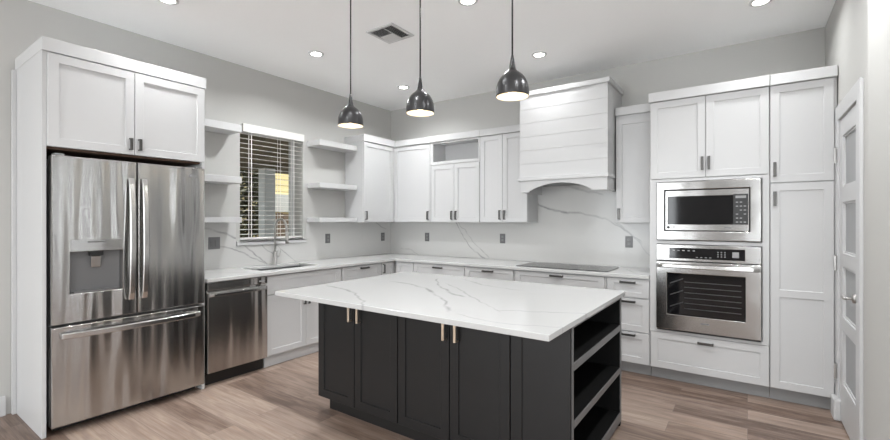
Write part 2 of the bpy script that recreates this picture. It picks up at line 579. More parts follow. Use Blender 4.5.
structure('baseboard_left', MB().prism([(WALL_X + a, b) for a, b in base_profile()], 1, REAR_Y, 0.735), M['trim'])
structure('baseboard_right', MB().prism([(RIGHT_X - a, b) for a, b in base_profile()], 1, 2.93, 3.355), M['trim'])
structure('baseboard_return', MB().prism([(0.485 - a, b) for a, b in base_profile()], 1, 2.35, 2.93), M['trim'])

# ---- window over the sink
win = bpy.data.objects.new('window_1', None); COL.objects.link(win); win.location = (WALL_X, (WY0 + WY1) / 2, WZ0); tag(win, kind='structure')
hw = (WY1 - WY0) / 2
def wfr(u0, u1, v0, v1, w, x0, x1):
    us = [u0, u0 + w, u1 - w, u1]; vs = [v0, v0 + w, v1 - w, v1]
    return MB().grid(us, vs, lambda i, j: None if i == 1 and j == 1 else x1 - x0, lambda u, v, h: (x0 + h, u, v))
structure('window_frame', wfr(-hw, hw, 0.0, WZ1 - WZ0, 0.04, -0.235, -0.17), M['trim'], win, 0.003)
structure('window_pane', bx(-0.206, -0.202, -hw + 0.04, hw - 0.04, 0.04, WZ1 - WZ0 - 0.04), M['glass'], win)
structure('window_sill', bx(-0.168, 0.028, -hw - 0.0, hw + 0.0, 0.001, 0.022), M['trim'], win, 0.004)
structure('window_sill', bx(0.001, 0.028, -hw - 0.045, hw + 0.03, -0.028, 0.022), M['trim'], win, 0.004)

# ---- door in the side wall
dr = bpy.data.objects.new('door_1', None); COL.objects.link(dr); dr.location = (RIGHT_X, DY0, 0); tag(dr, kind='structure')
W = DY1 - DY0
structure('door_casing', bx(-0.018, 0.0, -0.035, 0.055, 0.0, DZ + 0.03), M['trim'], dr, 0.003)
structure('door_casing', bx(-0.018, 0.0, W - 0.06, W + 0.025, 0.15, DZ + 0.03), M['trim'], dr, 0.003)
structure('door_casing', bx(-0.018, 0.0, 0.055, W - 0.06, DZ - 0.075, DZ + 0.03), M['trim'], dr, 0.003)
structure('door_plinth', bx(-0.045, 0.0, W - 0.11, W + 0.02, 0.0, 0.15), M['trim'], dr, 0.012)
lu = [0.06, 0.155, W - 0.175, W - 0.065]
lz = [0.012, 0.29, 0.655, 0.745, 1.09, 1.185, 1.53, 1.64, 1.985, DZ - 0.08]
leaf = MB().grid(lu, lz, lambda i, j: None if i == 1 and j in (1, 3, 5, 7) else 0.036, lambda u, v, h: (0.030 - h, u, v))
leaf = structure('door_leaf', leaf, M['trim'], dr, 0.004)
for j in (1, 3, 5, 7):
    structure('door_pane', bx(0.010, 0.018, lu[1] - 0.004, lu[2] + 0.004, lz[j] - 0.004, lz[j + 1] + 0.004), M['frost'], leaf)
    structure('pane_bead', wfr(lu[1], lu[2], lz[j], lz[j + 1], 0.012, 0.002, 0.010), M['trim'], leaf)
hd = MB().lathe([(0.0, -0.030), (0.026, -0.030), (0.027, -0.018), (0.027, -0.0055)], (0, 0.105, 0.94), 20, 0)
hd.tube([(-0.02, 0.105, 0.94), (-0.065, 0.105, 0.94)], 0.009)
hd.tube([(-0.062, 0.096, 0.94), (-0.062, 0.16, 0.938), (-0.060, 0.225, 0.934)], [0.010, 0.009, 0.007])
tag(hd.build('door_handle', M['satin'], dr, smooth=True), kind='structure')
for z in (1.868, 1.105, 0.338):
    h = MB().box(-0.026, -0.0185, W - 0.062, W - 0.012, z - 0.05, z + 0.05)
    h.tube([(-0.030, W - 0.064, z - 0.052), (-0.030, W - 0.064, z + 0.052)], 0.007)
    tag(h.build('door_hinge', M['satin'], dr), kind='structure')

# ---- outdoors, seen through the blind
structure('outdoor_ground', bx(-14, WALL_X - 0.26, -2, 14, -0.3, -0.1), M['earth'])

# ------------------------------------------------------------------ cabinet kit (local frame: x along the run, front towards -y)
def shaker(name, mat, parent, x0, x1, z0, z1, stile=0.057, t=0.02, rec=0.009, rails=(), y=0.0):
    if x1 - x0 < 3 * stile: stile = (x1 - x0) * 0.28
    st_z = min(stile, (z1 - z0) * 0.27)
    us = [x0, x0 + stile, x1 - stile, x1]
    vs = [z0, z0 + st_z]
    for r in rails:
        vs += [r - stile / 2, r + stile / 2]
    vs += [z1 - st_z, z1]
    return MB().grid(us, vs, lambda i, j: t - rec if i == 1 and j % 2 == 1 else t,
                     lambda u, v, h: (u, y - h, v)).build(name, mat, parent, 0.0015, seg=1)


def pull(parent, mat, cx, cz, length, vertical, y=-0.02, w=0.019, proj=0.030, t=0.009):
    """A flat bar pull on two square feet; w is the width of the bar."""
    a, b = -length / 2, length / 2
    poly = [(a, 0), (a, -proj), (b, -proj), (b, 0), (b - t, 0), (b - t, -proj + t), (a + t, -proj + t), (a + t, 0)]
    mb = MB()
    if vertical:
        mb.prism([(y + q, cz + p) for p, q in poly], 0, cx - w / 2, cx + w / 2)
    else:
        mb.prism([(cx + p, y + q) for p, q in poly], 2, cz - w / 2, cz + w / 2)
    return mb.build('handle', mat, parent, 0.0015, seg=1)


def carcass(w, d, z0, z1, t=0.018, openings=None, top=True, dividers=()):
    """A hollow cabinet box built of boards."""
    mb = MB()
    mb.box(0, t, 0, d, z0, z1); mb.box(w - t, w, 0, d, z0, z1)
    mb.box(t, w - t, d - t, d, z0, z1)
    mb.box(t, w - t, 0, d - t, z0, z0 + t)
    if top: mb.box(t, w - t, 0, d - t, z1 - t, z1)
    for a, b in dividers:
        mb.box(t, w - t, 0, d - t, a, b)
    return mb


CW = M['cab']
G_BASE, G_WALL, G_TALL = 'white base cabinets', 'white wall cabinets', 'white tall cabinets'
BZ0, BZ1 = 0.105, 0.882
LX, BYF = -3.76, 4.22      # body faces of the side run and of the back run


def left_thing(name, label, cat, y, xface=LX, z=0, group=None):
    return thing(name, label, cat, (xface, y, z), PI / 2, group)


def back_thing(name, label, cat, x, yface=BYF, z=0, group=None):
    return thing(name, label, cat, (x, yface, z), 0, group)


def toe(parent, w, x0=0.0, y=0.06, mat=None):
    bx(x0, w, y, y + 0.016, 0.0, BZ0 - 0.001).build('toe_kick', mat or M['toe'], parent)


D_L, D_B = 0.634, 0.634
NK = M['nickel']

# dishwasher -------------------------------------------------------
dw = left_thing('dishwasher', 'stainless dishwasher between the refrigerator and the sink cabinet', 'dishwasher', 1.832)
wd = 0.552
bx(0.004, wd - 0.004, 0.004, 0.60, 0.10, 0.878).build('body', M['black'], dw)
door = MB().grid([0.0, wd], [0.112, 0.755, 0.79, 0.812], lambda i, j: (0.045, 0.045, 0.018)[j], lambda u, v, h: (u, 0.003 - h, v)).build('door', M['dwsteel'], dw, 0.004)
n = 14
arc = [(0.012 + (wd - 0.024) * k / n, -0.048 - 0.020 * math.sin(PI * k / n) ** 0.5) for k in range(n + 1)]
MB().prism([(0.012, -0.0425)] + arc + [(wd - 0.012, -0.0425)] + [(x, y + 0.012) for x, y in arc[::-1][1:-1]], 2, 0.756, 0.782).build('handle', M['steelbar'], door, 0.004)
cp = bx(0.0, wd, -0.040, 0.003, 0.814, 0.878).build('control_panel', M['dwsteel'], dw, 0.003)
bx(wd - 0.085, wd - 0.035, -0.0412, -0.0405, 0.832, 0.846).build('badge', M['lgrey'], cp)
bx(0.01, wd - 0.01, 0.02, 0.05, 0.0, 0.098).build('toe_kick', M['black'], dw)

# sink base --------------------------------------------------------
sb = left_thing('sink_base_cabinet', 'white base cabinet with two doors under the sink', 'cabinet', 2.388, group=G_BASE)
w = 0.918
carcass(w, D_L, BZ0, BZ1, top=False).build('body', CW, sb)
shaker('false_drawer_front', CW, sb, 0.003, w - 0.006, 0.695, 0.872)
d = shaker('door', CW, sb, 0.003, 0.447, 0.112, 0.688); pull(d, NK, 0.425, 0.60, 0.11, True)
d = shaker('door', CW, sb, 0.451, w - 0.006, 0.112, 0.688); pull(d, NK, 0.475, 0.60, 0.11, True)
toe(sb, w, y=0.018, mat=CW)
# drawer base
b = left_thing('drawer_base_cabinet', 'white drawer cabinet between the sink cabinet and the narrow corner door', 'cabinet', 3.309, group=G_BASE)
w = 0.652
bx(0, w, 0, D_L, BZ0, BZ1).build('body', CW, b)
for z0, z1, pz in ((0.705, 0.872, 0.842), (0.405, 0.697, 0.665), (0.112, 0.397, 0.365)):
    d = shaker('drawer', CW, b, 0.02, w - 0.004, z0, z1); pull(d, NK, w / 2 + 0.03, pz, 0.13, False)
toe(b, w)
# corner
b = left_thing('corner_base_cabinet', 'white corner base cabinet with one narrow door and upright handle', 'cabinet', 3.964, group=G_BASE)
w = 0.890
bx(0, w, 0, D_L, BZ0, BZ1).build('body', CW, b)
d = shaker('door', CW, b, 0.006, 0.218, 0.112, 0.872, stile=0.05); pull(d, NK, 0.03, 0.80, 0.11, True)
toe(b, 0.25)

# back run -----------------------------------------------------------
def back_base(name, label, x0, x1, fronts, filler=0.0):
    t = back_thing(name, label, 'cabinet', x0, group=G_BASE)
    w = x1 - x0
    bx(0, w, 0, D_B, BZ0, BZ1).build('body', CW, t)
    for kind, a, b_, z0, z1, hx, hz in fronts:
        d = shaker(kind, CW, t, a, b_, z0, z1)
        if hz: pull(d, NK, hx, hz, 0.13 if kind == 'drawer' else 0.11, kind == 'drawer')if False else pull(d, NK, hx, hz, 0.135 if kind == 'drawer' else 0.11, kind != 'drawer')
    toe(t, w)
    return t


back_base('filler_base_cabinet', 'narrow white base cabinet without handle in the corner of the back run', -3.737, -3.424,
          [('panel', 0.035, 0.310, 0.705, 0.872, 0, None), ('door', 0.035, 0.310, 0.112, 0.697, 0.27, 0.62)])
back_base('wide_base_cabinet', 'white base cabinet of two doors with one wide drawer, below the open niche', -3.421, -2.668,
          [('drawer', 0.004, 0.749, 0.705, 0.872, 0.3765, 0.838), ('door', 0.004, 0.374, 0.112, 0.697, 0.345, 0.62), ('door', 0.378, 0.749, 0.112, 0.697, 0.408, 0.62)])
back_base('medium_base_cabinet', 'white base cabinet with one drawer beside the cooktop, below the pair of tall wall doors', -2.665, -2.040,
          [('drawer', 0.004, 0.610, 0.705, 0.872, 0.307, 0.842), ('door', 0.004, 0.305, 0.112, 0.697, 0.275, 0.62), ('door', 0.309, 0.610, 0.112, 0.697, 0.34, 0.62)])
back_base('cooktop_base_cabinet', 'white base cabinet with one long drawer under the black cooktop', -2.037, -1.092,
          [('drawer', 0.010, 0.930, 0.705, 0.872, 0.465, 0.848), ('drawer', 0.010, 0.930, 0.405, 0.697, 0.465, 0.665), ('drawer', 0.010, 0.930, 0.112, 0.397, 0.465, 0.365)])
back_base('three_drawer_cabinet', 'white three drawer cabinet beside the tall oven cabinet', -1.089, -0.716,
          [('drawer', 0.012, 0.369, 0.705, 0.872, 0.19, 0.842), ('drawer', 0.012, 0.369, 0.397, 0.697, 0.19, 0.667), ('drawer', 0.012, 0.369, 0.112, 0.389, 0.19, 0.365)])

# worktop -------------------------------------------------------------
SX0, SX1, SY0, SY1 = -4.255, -3.885, 2.43, 3.13
us = [WALL_X + 0.002, SX0, SX1, -3.705, -0.716]
vs = [1.822, SY0, SY1, 4.175, BACK_Y - 0.002]
def cm(i, j):
    if i == 1 and j == 1: return None
    if i == 3 and j < 3: return None
    return 0.030
wt = MB().grid(us, vs, cm, lambda u, v, h: (u, v, 0.884 + h)).build('worktop', M['top'], bevel=0.003)
tag(wt, 'white quartz worktop running along two walls around the corner, with the sink cut into it', 'worktop')

# sink ----------------------------------------------------------------
sk = thing('kitchen_sink', 'stainless undermount sink set in the worktop below the window', 'sink', ((SX0 + SX1) / 2, (SY0 + SY1) / 2, 0.69))
ax, ay = (SX1 - SX0) / 2 + 0.004, (SY1 - SY0) / 2 + 0.004
MB().grid([-ax - 0.012, -ax, ax, ax + 0.012], [-ay - 0.012, -ay, ay, ay + 0.012],
          lambda i, j: 0.012 if i == 1 and j == 1 else 0.1925, lambda u, v, h: (u, v, h)).build('basin', M['sinkmetal'], sk, 0.004)
MB().lathe([(0.0, 0.0135), (0.030, 0.0135), (0.042, 0.018), (0.044, 0.0125)], (0, 0, 0), 24).build('drain', NK, sk, smooth=True)

# faucet ----------------------------------------------------------------
fc = thing('faucet', 'tall brushed metal pull-down faucet standing behind the sink', 'faucet', (-4.318, 2.862, 0.9145))
MB().lathe([(0.0, 0), (0.030, 0), (0.030, 0.006), (0.024, 0.012), (0.022, 0.12), (0.017, 0.15), (0.0, 0.152)], n=24).build('base', M['satin'], fc, smooth=True)
pts = [(0, 0, 0.14), (0, 0, 0.40)]
R = 0.105
for k in range(1, 11):
    a = PI * k / 10 * 0.93
    pts.append((R - R * math.cos(a), 0, 0.40 + R * math.sin(a)))
e = pts[-1]
pts += [(e[0] + 0.006, 0, e[2] - 0.06)]
MB().tube(pts, 0.0125, 14).build('spout', M['satin'], fc, smooth=True)
MB().tube([(e[0] + 0.005, 0, e[2] - 0.055), (e[0] + 0.012, 0, e[2] - 0.13), (e[0] + 0.016, 0, e[2] - 0.185)], [0.015, 0.018, 0.020], 16).build('spray_head', M['satin'], fc, smooth=True)
MB().tube([(0, 0.018, 0.085), (0, 0.05, 0.09), (0, 0.062, 0.12), (0.004, 0.066, 0.17)], [0.010, 0.009, 0.007, 0.006]).build('lever', M['satin'], fc, smooth=True)

# cooktop ---------------------------------------------------------------
ck = thing('cooktop', 'flat black glass electric cooktop set on the worktop under the range hood', 'cooktop', (-1.567, 4.484, 0.9142))
bx(-0.478, 0.478, -0.226, 0.226, 0.0, 0.006).build('glass_top', M['cook'], ck, 0.002)
for cx, cy, r in ((-0.28, 0.10, 0.09), (-0.28, -0.11, 0.07), (0.28, 0.10, 0.07), (0.28, -0.11, 0.09), (0.0, 0.03, 0.115)):
    MB().lathe([(r, 0.0061), (r, 0.0065), (r + 0.003, 0.0065), (r + 0.003, 0.0061)], (cx, cy, 0), 36).build('burner_ring', M['grey'], ck)

# backsplash slabs ---------------------------------------------------------
tag(bx(WALL_X + 0.014, -0.716, BACK_Y - 0.013, BACK_Y - 0.001, 0.9145, 1.92).build('backsplash', M['splash_b']),
    'white quartz backsplash slab with grey veins behind the cooktop and range hood', 'backsplash')
bs = wall_with_holes(1.822, BACK_Y - 0.001, 0.9145, 1.379, [(WY0 - 0.05, WY1 + 0.035, WZ0 - 0.03, 1.379)], 0.012, lambda u, v, h: (WALL_X + 0.001 + h, u, v)).build('backsplash', M['splash_s'])
tag(bs, 'white quartz backsplash slab with grey veins behind the sink and faucet', 'backsplash')

# outlets -------------------------------------------------------------------
def outlet(label, loc, rz, double=False):
    t = thing('wall_outlet', label, 'outlet', loc, rz, 'grey outlet plates')
    hwid = 0.058 if double else 0.037
    bx(-hwid, hwid, -0.006, 0, -0.060, 0.060).build('cover_plate', M['plate'], t, 0.002)
    for cx in ((-0.024, 0.024) if double else (0.0,)):
        if double:
            bx(cx - 0.016, cx + 0.016, -0.010, -0.006, -0.034, 0.034).build('rocker', M['plate'], t, 0.002)
        else:
            for cz in (-0.021, 0.021):
                bx(cx - 0.015, cx + 0.015, -0.0085, -0.006, cz - 0.014, cz + 0.014).build('socket', M['grey'], t, 0.002)
YB = BACK_Y - 0.0131
XB = WALL_X + 0.0131
outlet('grey outlet plate on the cooktop backsplash, near the inner corner', (-3.70, YB, 1.17), 0)
outlet('grey outlet plate on the backsplash below the pair of tall wall doors beside the hood', (-2.512, YB, 1.178), 0)
outlet('grey outlet plate on the backsplash between the cooktop and the oven cabinet', (-1.023, YB, 1.18), 0)
outlet('wide grey two-gang switch plate on the backsplash beside the refrigerator', (XB, 2.223, 1.178), PI / 2, True)
outlet('grey outlet plate between the window and the corner, under the floating shelves', (XB, 3.656, 1.175), PI / 2)
outlet('grey outlet plate under the corner wall cabinet beside the floating shelves', (XB, 4.67, 1.165), PI / 2)

# wall cabinets -----------------------------------------------------------
UZ0, UZ1, UZC = 1.38, 2.425, 2.505
UX, UY = -4.065, 4.57       # body faces


def crown(parent, x0, x1, z0, z1, out=0.035, ret0=None, ret1=None, depth=0.0):
    poly = [(x0, -out), (x1, -out), (x1, 0.02 if ret1 is None else ret1), (x1 - 0.02, 0.02 if ret1 is None else ret1), (x1 - 0.02, -0.002),
            (x0 + 0.02, -0.002), (x0 + 0.02, 0.02 if ret0 is None else ret0), (x0, 0.02 if ret0 is None else ret0)]
    return MB().prism(poly, 2, z0, z1).build('crown', CW, parent, 0.002, seg=1)


b = left_thing('wall_cabinet', 'white single door wall cabinet beside the floating shelves', 'cabinet', 3.955, UX, group=G_WALL)
w = BACK_Y - 0.005 - 3.955
bx(0, w, 0, 0.331, UZ0, UZ1 + 0.06).build('body', CW, b, 0.0015, seg=1)
d = shaker('door', CW, b, 0.006, 0.560, UZ0 + 0.004, UZ1 - 0.006); pull(d, NK, 0.035, UZ0 + 0.09, 0.11, True)
crown(b, -0.012, 0.580, UZ1, UZC + 0.01, 0.034, ret0=0.331)

def back_wall_cab(label, x0, x1, split=None, hinge=None, z1=UZ1):
    t = back_thing('wall_cabinet', label, 'cabinet', x0, UY, group=G_WALL)
    w = x1 - x0
    bx(0, w, 0, BACK_Y - 0.014 - UY, UZ0, UZ1 + 0.06).build('body', CW, t, 0.0015, seg=1)
    if split is None:
        d = shaker('door', CW, t, 0.004, w - 0.004, UZ0 + 0.004, UZ1 - 0.006)
        pull(d, NK, 0.032 if hinge == 'r' else w - 0.032, UZ0 + 0.09, 0.11, True)
    else:
        s = split - x0
        d = shaker('door', CW, t, 0.004, s - 0.002, UZ0 + 0.004, UZ1 - 0.006); pull(d, NK, s - 0.032, UZ0 + 0.09, 0.11, True)
        d = shaker('door', CW, t, s + 0.002, w - 0.004, UZ0 + 0.004, UZ1 - 0.006); pull(d, NK, s + 0.032, UZ0 + 0.09, 0.11, True)
    return t

t = back_wall_cab('white single door wall cabinet between the inner corner and the open niche', -4.062, -3.426)
for ch in list(t.children):
    pass
crown(t, 0.0, 0.636, UZ1, UZC)
t = back_wall_cab('white wall cabinet with two full height doors beside the range hood', -2.668, -2.045, split=-2.362)
crown(t, 0.0, 0.623, UZ1, UZC)
t = back_wall_cab('narrow white single door wall cabinet between the range hood and the oven cabinet', -1.088, -0.716, hinge='r')
crown(t, 0.0, 0.372, UZ1 + 0.03, UZC + 0.03)

# the cabinet with an open niche
t = back_thing('niche_wall_cabinet', 'white wall cabinet with an open niche above two short doors', 'cabinet', -3.424, UY, group=G_WALL)
w = 0.754
dpt = BACK_Y - 0.014 - UY
body = MB()
body.box(0, w, 0, dpt, UZ0, 2.165)
body.box(0, 0.05, 0, dpt, 2.165, UZ1 + 0.06); body.box(w - 0.022, w, 0, dpt, 2.165, UZ1 + 0.06)
body.box(0.05, w - 0.022, dpt - 0.018, dpt, 2.165, UZ1 + 0.06); body.box(0.05, w - 0.022, 0, dpt - 0.018, 2.420, UZ1 + 0.06)
body.build('body', CW, t)
fr = MB().grid([0.0, 0.05, w - 0.022, w], [2.128, 2.168, 2.402, UZ1 - 0.003], lambda i, j: None if i == 1 and j == 1 else 0.020, lambda u, v, h: (u, -h, v))
fr.build('niche_frame', CW, t, 0.0015, seg=1)
bx(0.0, 0.012, -0.020, 0.0, UZ0, 2.128).build('stile', CW, t)
d = shaker('door', CW, t, 0.016, 0.375, UZ0 + 0.004, 2.122); pull(d, NK, 0.345, UZ0 + 0.09, 0.11, True)
d = shaker('door', CW, t, 0.379, w - 0.006, UZ0 + 0.004, 2.122); pull(d, NK, 0.411, UZ0 + 0.09, 0.11, True)
crown(t, 0.0, w, UZ1, UZC)

# floating shelves ---------------------------------------------------------------
def fshelf(label, y0, y1, z0, z1, grp):
    o = bx(WALL_X + 0.002, -4.16, y0, y1, z0, z1).build('floating_shelf', CW, None, 0.003)
    tag(o, label, 'shelf', grp)
    return o
GA, GB = 'floating shelves between refrigerator and window', 'floating shelves between window and wall cabinet'
fshelf('white floating shelf beside the refrigerator, top one of three, level with the blind valance', 1.815, 2.385, 2.292, 2.362, GA)
fshelf('white floating shelf beside the refrigerator, middle one of three', 1.815, 2.385, 1.776, 1.842, GA)
fshelf('white floating shelf beside the refrigerator, lowest of three, just above the switch plate', 1.815, 2.385, 1.383, 1.440, GA)
fshelf('white floating shelf next to the corner wall cabinet, top one of three', 3.345, 3.950, 2.305, 2.372, GB)
fshelf('white floating shelf next to the corner wall cabinet, middle one of three', 3.345, 3.950, 1.798, 1.858, GB)
fshelf('white floating shelf next to the corner wall cabinet, lowest of three', 3.345, 3.950, 1.383, 1.440, GB)

# range hood -----------------------------------------------------------------------
hx0, hx1, hy = -2.022, -1.100, 4.30
hd = back_thing('range_hood', 'white boxed range hood with shiplap front and arched valance over the cooktop', 'range hood', hx0, hy)
w = hx1 - hx0
dp = BACK_Y - 0.015 - hy
ztop, zled, zbot = 2.735, 1.862, 1.705
bx(0, w, 0.012, dp, zled - 0.03, ztop).build('body', CW, hd)
vs = [zled - 0.03]
nb = 6
zs = [zled + (ztop - zled) * k / nb for k in range(nb + 1)]
for k in range(1, nb):
    vs += [zs[k] - 0.002, zs[k] + 0.002]
vs += [ztop]
MB().grid([0, w], vs, lambda i, j: 0.0085 if j % 2 == 1 else 0.012, lambda u, v, h: (u, 0.012 - h, v)).build('shiplap_front', CW, hd, 0.0008, seg=1)
MB().box(-0.018, w + 0.010, -0.024, dp - 0.30, zled - 0.034, zled).build('ledge', CW, hd, 0.004)
c = MB().prism([(-0.022, -0.022), (w + 0.022, -0.022), (w + 0.022, dp), (-0.022, dp)], 2, ztop, ztop + 0.048).build('crown', CW, hd, 0.003)
a0, a1 = 0.115, w - 0.155
arch = [(0.012, zbot), (a0, zbot), (a0, zbot + 0.018)]
for k in range(0, 17):
    f = k / 16
    arch.append((a0 + 0.012 + (a1 - a0 - 0.024) * f, zbot + 0.018 + 0.072 * math.sin(PI * f) ** 0.8))
arch += [(a1, zbot + 0.018), (a1, zbot), (w - 0.004, zbot), (w - 0.004, zled - 0.034), (0.012, zled - 0.034)]
MB().prism(arch, 1, -0.004, 0.016).build('valance', CW, hd, 0.0015, seg=1)
bx(0.012, 0.030, 0.017, dp, zbot, zled - 0.034).build('side_panel', CW, hd)
bx(w - 0.022, w - 0.004, 0.017, dp, zbot, zled - 0.034).build('side_panel', CW, hd)
bx(0.031, w - 0.023, 0.018, dp, zled - 0.060, zled - 0.034).build('filter', M['grey'], hd)

# tall oven cabinet -------------------------------------------------------------------
TZ1, TZC = 2.452, 2.532
oc = back_thing('oven_cabinet', 'tall white cabinet holding the microwave above the wall oven', 'cabinet', -0.712, BYF, group=G_TALL)
w = 0.852
carcass(w, D_B, BZ0, TZ1 + 0.05, dividers=[(0.435, 0.453), (1.203, 1.232), (1.742, 1.765)]).build('body', CW, oc)
# face frame round the appliances
MB().grid([0.0, 0.058, w - 0.044, w], [0.428, 0.452, 1.203, 1.232, 1.742, 1.766],
          lambda i, j: None if i == 1 and j in (1, 3) else 0.018, lambda u, v, h: (u, -h, v)).build('face_frame', CW, oc, 0.001, seg=1)
d = shaker('door', CW, oc, 0.006, 0.424, 1.770, TZ1 - 0.004); pull(d, NK, 0.402, 1.885, 0.11, True)
d = shaker('door', CW, oc, 0.428, w - 0.003, 1.770, TZ1 - 0.004); pull(d, NK, 0.450, 1.885, 0.11, True)
d = shaker('drawer', CW, oc, 0.006, w - 0.003, 0.112, 0.424); pull(d, NK, 0.425, 0.378, 0.115, False)
crown(oc, -0.008, w, TZ1, TZC, 0.040, ret0=0.30)
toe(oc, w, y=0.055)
pc = back_thing('pantry_cabinet', 'tall white pantry cabinet between the oven cabinet and the door', 'cabinet', 0.143, BYF, group=G_TALL)
w = 0.392
bx(0, w, 0, D_B, BZ0, TZ1 + 0.05).build('body', CW, pc, 0.001, seg=1)
d = shaker('door', CW, pc, 0.004, w - 0.018, 1.700, TZ1 - 0.004); pull(d, NK, 0.030, 1.800, 0.11, True)
d = shaker('door', CW, pc, 0.004, w - 0.018, 0.112, 1.692, rails=(0.845,)); pull(d, NK, 0.030, 1.575, 0.11, True)
crown(pc, 0.002, w, TZ1, TZC, 0.040)
toe(pc, w, y=0.055)

# letters for the small maker's marks
def letter_L(mb, x, z, h, y0, y1):
    t = h * 0.2
    mb.prism([(x, z), (x + h * 0.55, z), (x + h * 0.55, z + t), (x + t, z + t), (x + t, z + h), (x, z + h)], 1, y0, y1)
def letter_G(mb, x, z, h, y0, y1):
    t, w_ = h * 0.2, h * 0.75
    mb.prism([(x, z), (x + w_, z), (x + w_, z + h * 0.55), (x + w_ * 0.5, z + h * 0.55), (x + w_ * 0.5, z + h * 0.55 - t), (x + w_ - t, z + h * 0.55 - t),
              (x + w_ - t, z + t), (x + t, z + t), (x + t, z + h - t), (x + w_, z + h - t), (x + w_, z + h), (x, z + h)], 1, y0, y1)
def lg_mark(parent, x, z, h, y, mat):
    mb = MB()
    r = h * 0.62
    mb.lathe([(0.0, y), (r, y), (r, y - 0.0008), (0.0, y - 0.0008)], (x + r, 0, z + h / 2), 20, 1)
    letter_L(mb, x + 2.6 * r, z, h, y - 0.0008, y)
    letter_G(mb, x + 2.6 * r + h * 0.75, z, h, y - 0.0008, y)
    return mb.build('logo', mat, parent)

# wall oven -----------------------------------------------------------------------------
ov = back_thing('wall_oven', 'stainless built-in wall oven with dark window below the microwave', 'oven', -0.655, 4.20)
w = 0.745
bx(0.02, w - 0.02, 0.004, 0.56, 0.462, 1.192).build('body', M['black'], ov)
cp = bx(0.0, w, -0.022, 0.003, 1.062, 1.198).build('control_panel', M['steel2'], ov, 0.003)
bx(0.10, 0.640, -0.0235, -0.0222, 1.082, 1.172).build('display', M['glass_black'], cp)
for k in range(5):
    bx(0.125 + k * 0.038, 0.141 + k * 0.038, -0.0242, -0.0236, 1.146, 1.154).build('key', M['lgrey'], cp)
for r in range(3):
    for k in range(3):
        bx(0.452 + k * 0.024, 0.462 + k * 0.024, -0.0242, -0.0236, 1.105 + r * 0.018, 1.112 + r * 0.018).build('key', M['lgrey'], cp)
for k in range(4):
    bx(0.30 + k * 0.032, 0.315 + k * 0.032, -0.0242, -0.0236, 1.094, 1.099).build('key', M['lgrey'], cp)
bx(0.555, 0.600, -0.0242, -0.0236, 1.105, 1.150).build('clock_display', M['lgrey'], cp)
do = MB().grid([0.0, 0.085, 0.640, w], [0.468, 0.600, 0.955, 1.054], lambda i, j: 0.012 if i == 1 and j == 1 else 0.040, lambda u, v, h: (u, 0.003 - h, v)).build('door', M['steel2'], ov, 0.004)
bx(0.086, 0.639, -0.020, -0.0105, 0.601, 0.954).build('door_window', M['glass_black'], do, 0.002)
mk = MB()
for k in range(6):
    z = 0.655 + k * 0.045
    mk.box(0.215, 0.615, -0.0206, -0.0201, z, z + 0.006)
for k in range(3):
    z = 0.66 + k * 0.10
    mk.prism([(0.105, z), (0.205, z + 0.045), (0.205, z + 0.055), (0.105, z + 0.010)], 1, -0.0206, -0.0201)
mk.build('rack_lines', M['rack'], do)
n = 16
arc = [(0.006 + (w - 0.012) * k / n, -0.052 - 0.028 * math.sin(PI * k / n) ** 0.45) for k in range(n + 1)]
MB().prism([(0.006, -0.0375)] + arc + [(w - 0.006, -0.0375)] + [(x, y + 0.018) for x, y in arc[::-1][1:-1]], 2, 1.000, 1.034).build('handle', M['steelbar'], do, 0.008, seg=3)
bx(0.335, 0.395, -0.0378, -0.0371, 0.540, 0.552).build('badge', M['plate'], do)
bx(0.004, w - 0.004, -0.018, 0.003, 0.4525, 0.465).build('vent_strip', M['black'], ov)

# microwave ----------------------------------------------------------------------------------
mw = back_thing('microwave', 'stainless built-in microwave with a wide trim surround above the wall oven', 'microwave', -0.655, 4.20)
bx(0.06, w - 0.06, 0.03, 0.44, 1.30, 1.68).build('body', M['black'], mw)
MB().grid([0.0, 0.062, 0.672, w], [1.238, 1.316, 1.668, 1.738], lambda i, j: None if i == 1 and j == 1 else 0.024, lambda u, v, h: (u, 0.0 - h, v)).build('trim_surround', M['steel2'], mw, 0.005)
fr_ = MB().grid([0.068, 0.086, 0.560, 0.666], [1.322, 1.372, 1.612, 1.662], lambda i, j: 0.020 if (i == 1 and j == 1) else 0.026, lambda u, v, h: (u, 0.018 - h, v)).build('door', M['steel2'], mw, 0.002)
bx(0.0868, 0.5592, -0.0075, -0.0025, 1.3728, 1.6112).build('door_window', M['glass_black'], fr_, 0.001)
kp = bx(0.5608, 0.660, -0.0102, -0.0082, 1.373, 1.620).build('control_panel', M['black'], mw, 0.001)
for r in range(6):
    for k in range(3):
        if (r + k) % 4 == 3: continue
        bx(0.578 + k * 0.026, 0.594 + k * 0.026, -0.0108, -0.0103, 1.390 + r * 0.032, 1.397 + r * 0.032).build('key', M['lgrey'], kp)
bx(0.576, 0.646, -0.0108, -0.0103, 1.586, 1.606).build('clock_display', M['lgrey'], kp)
lg_mark(fr_, 0.078, 1.337, 0.021, -0.0081, M['black'])
bx(0.50, 0.55, -0.0088, -0.0081, 1.342, 1.350).build('badge', M['plate'], fr_)

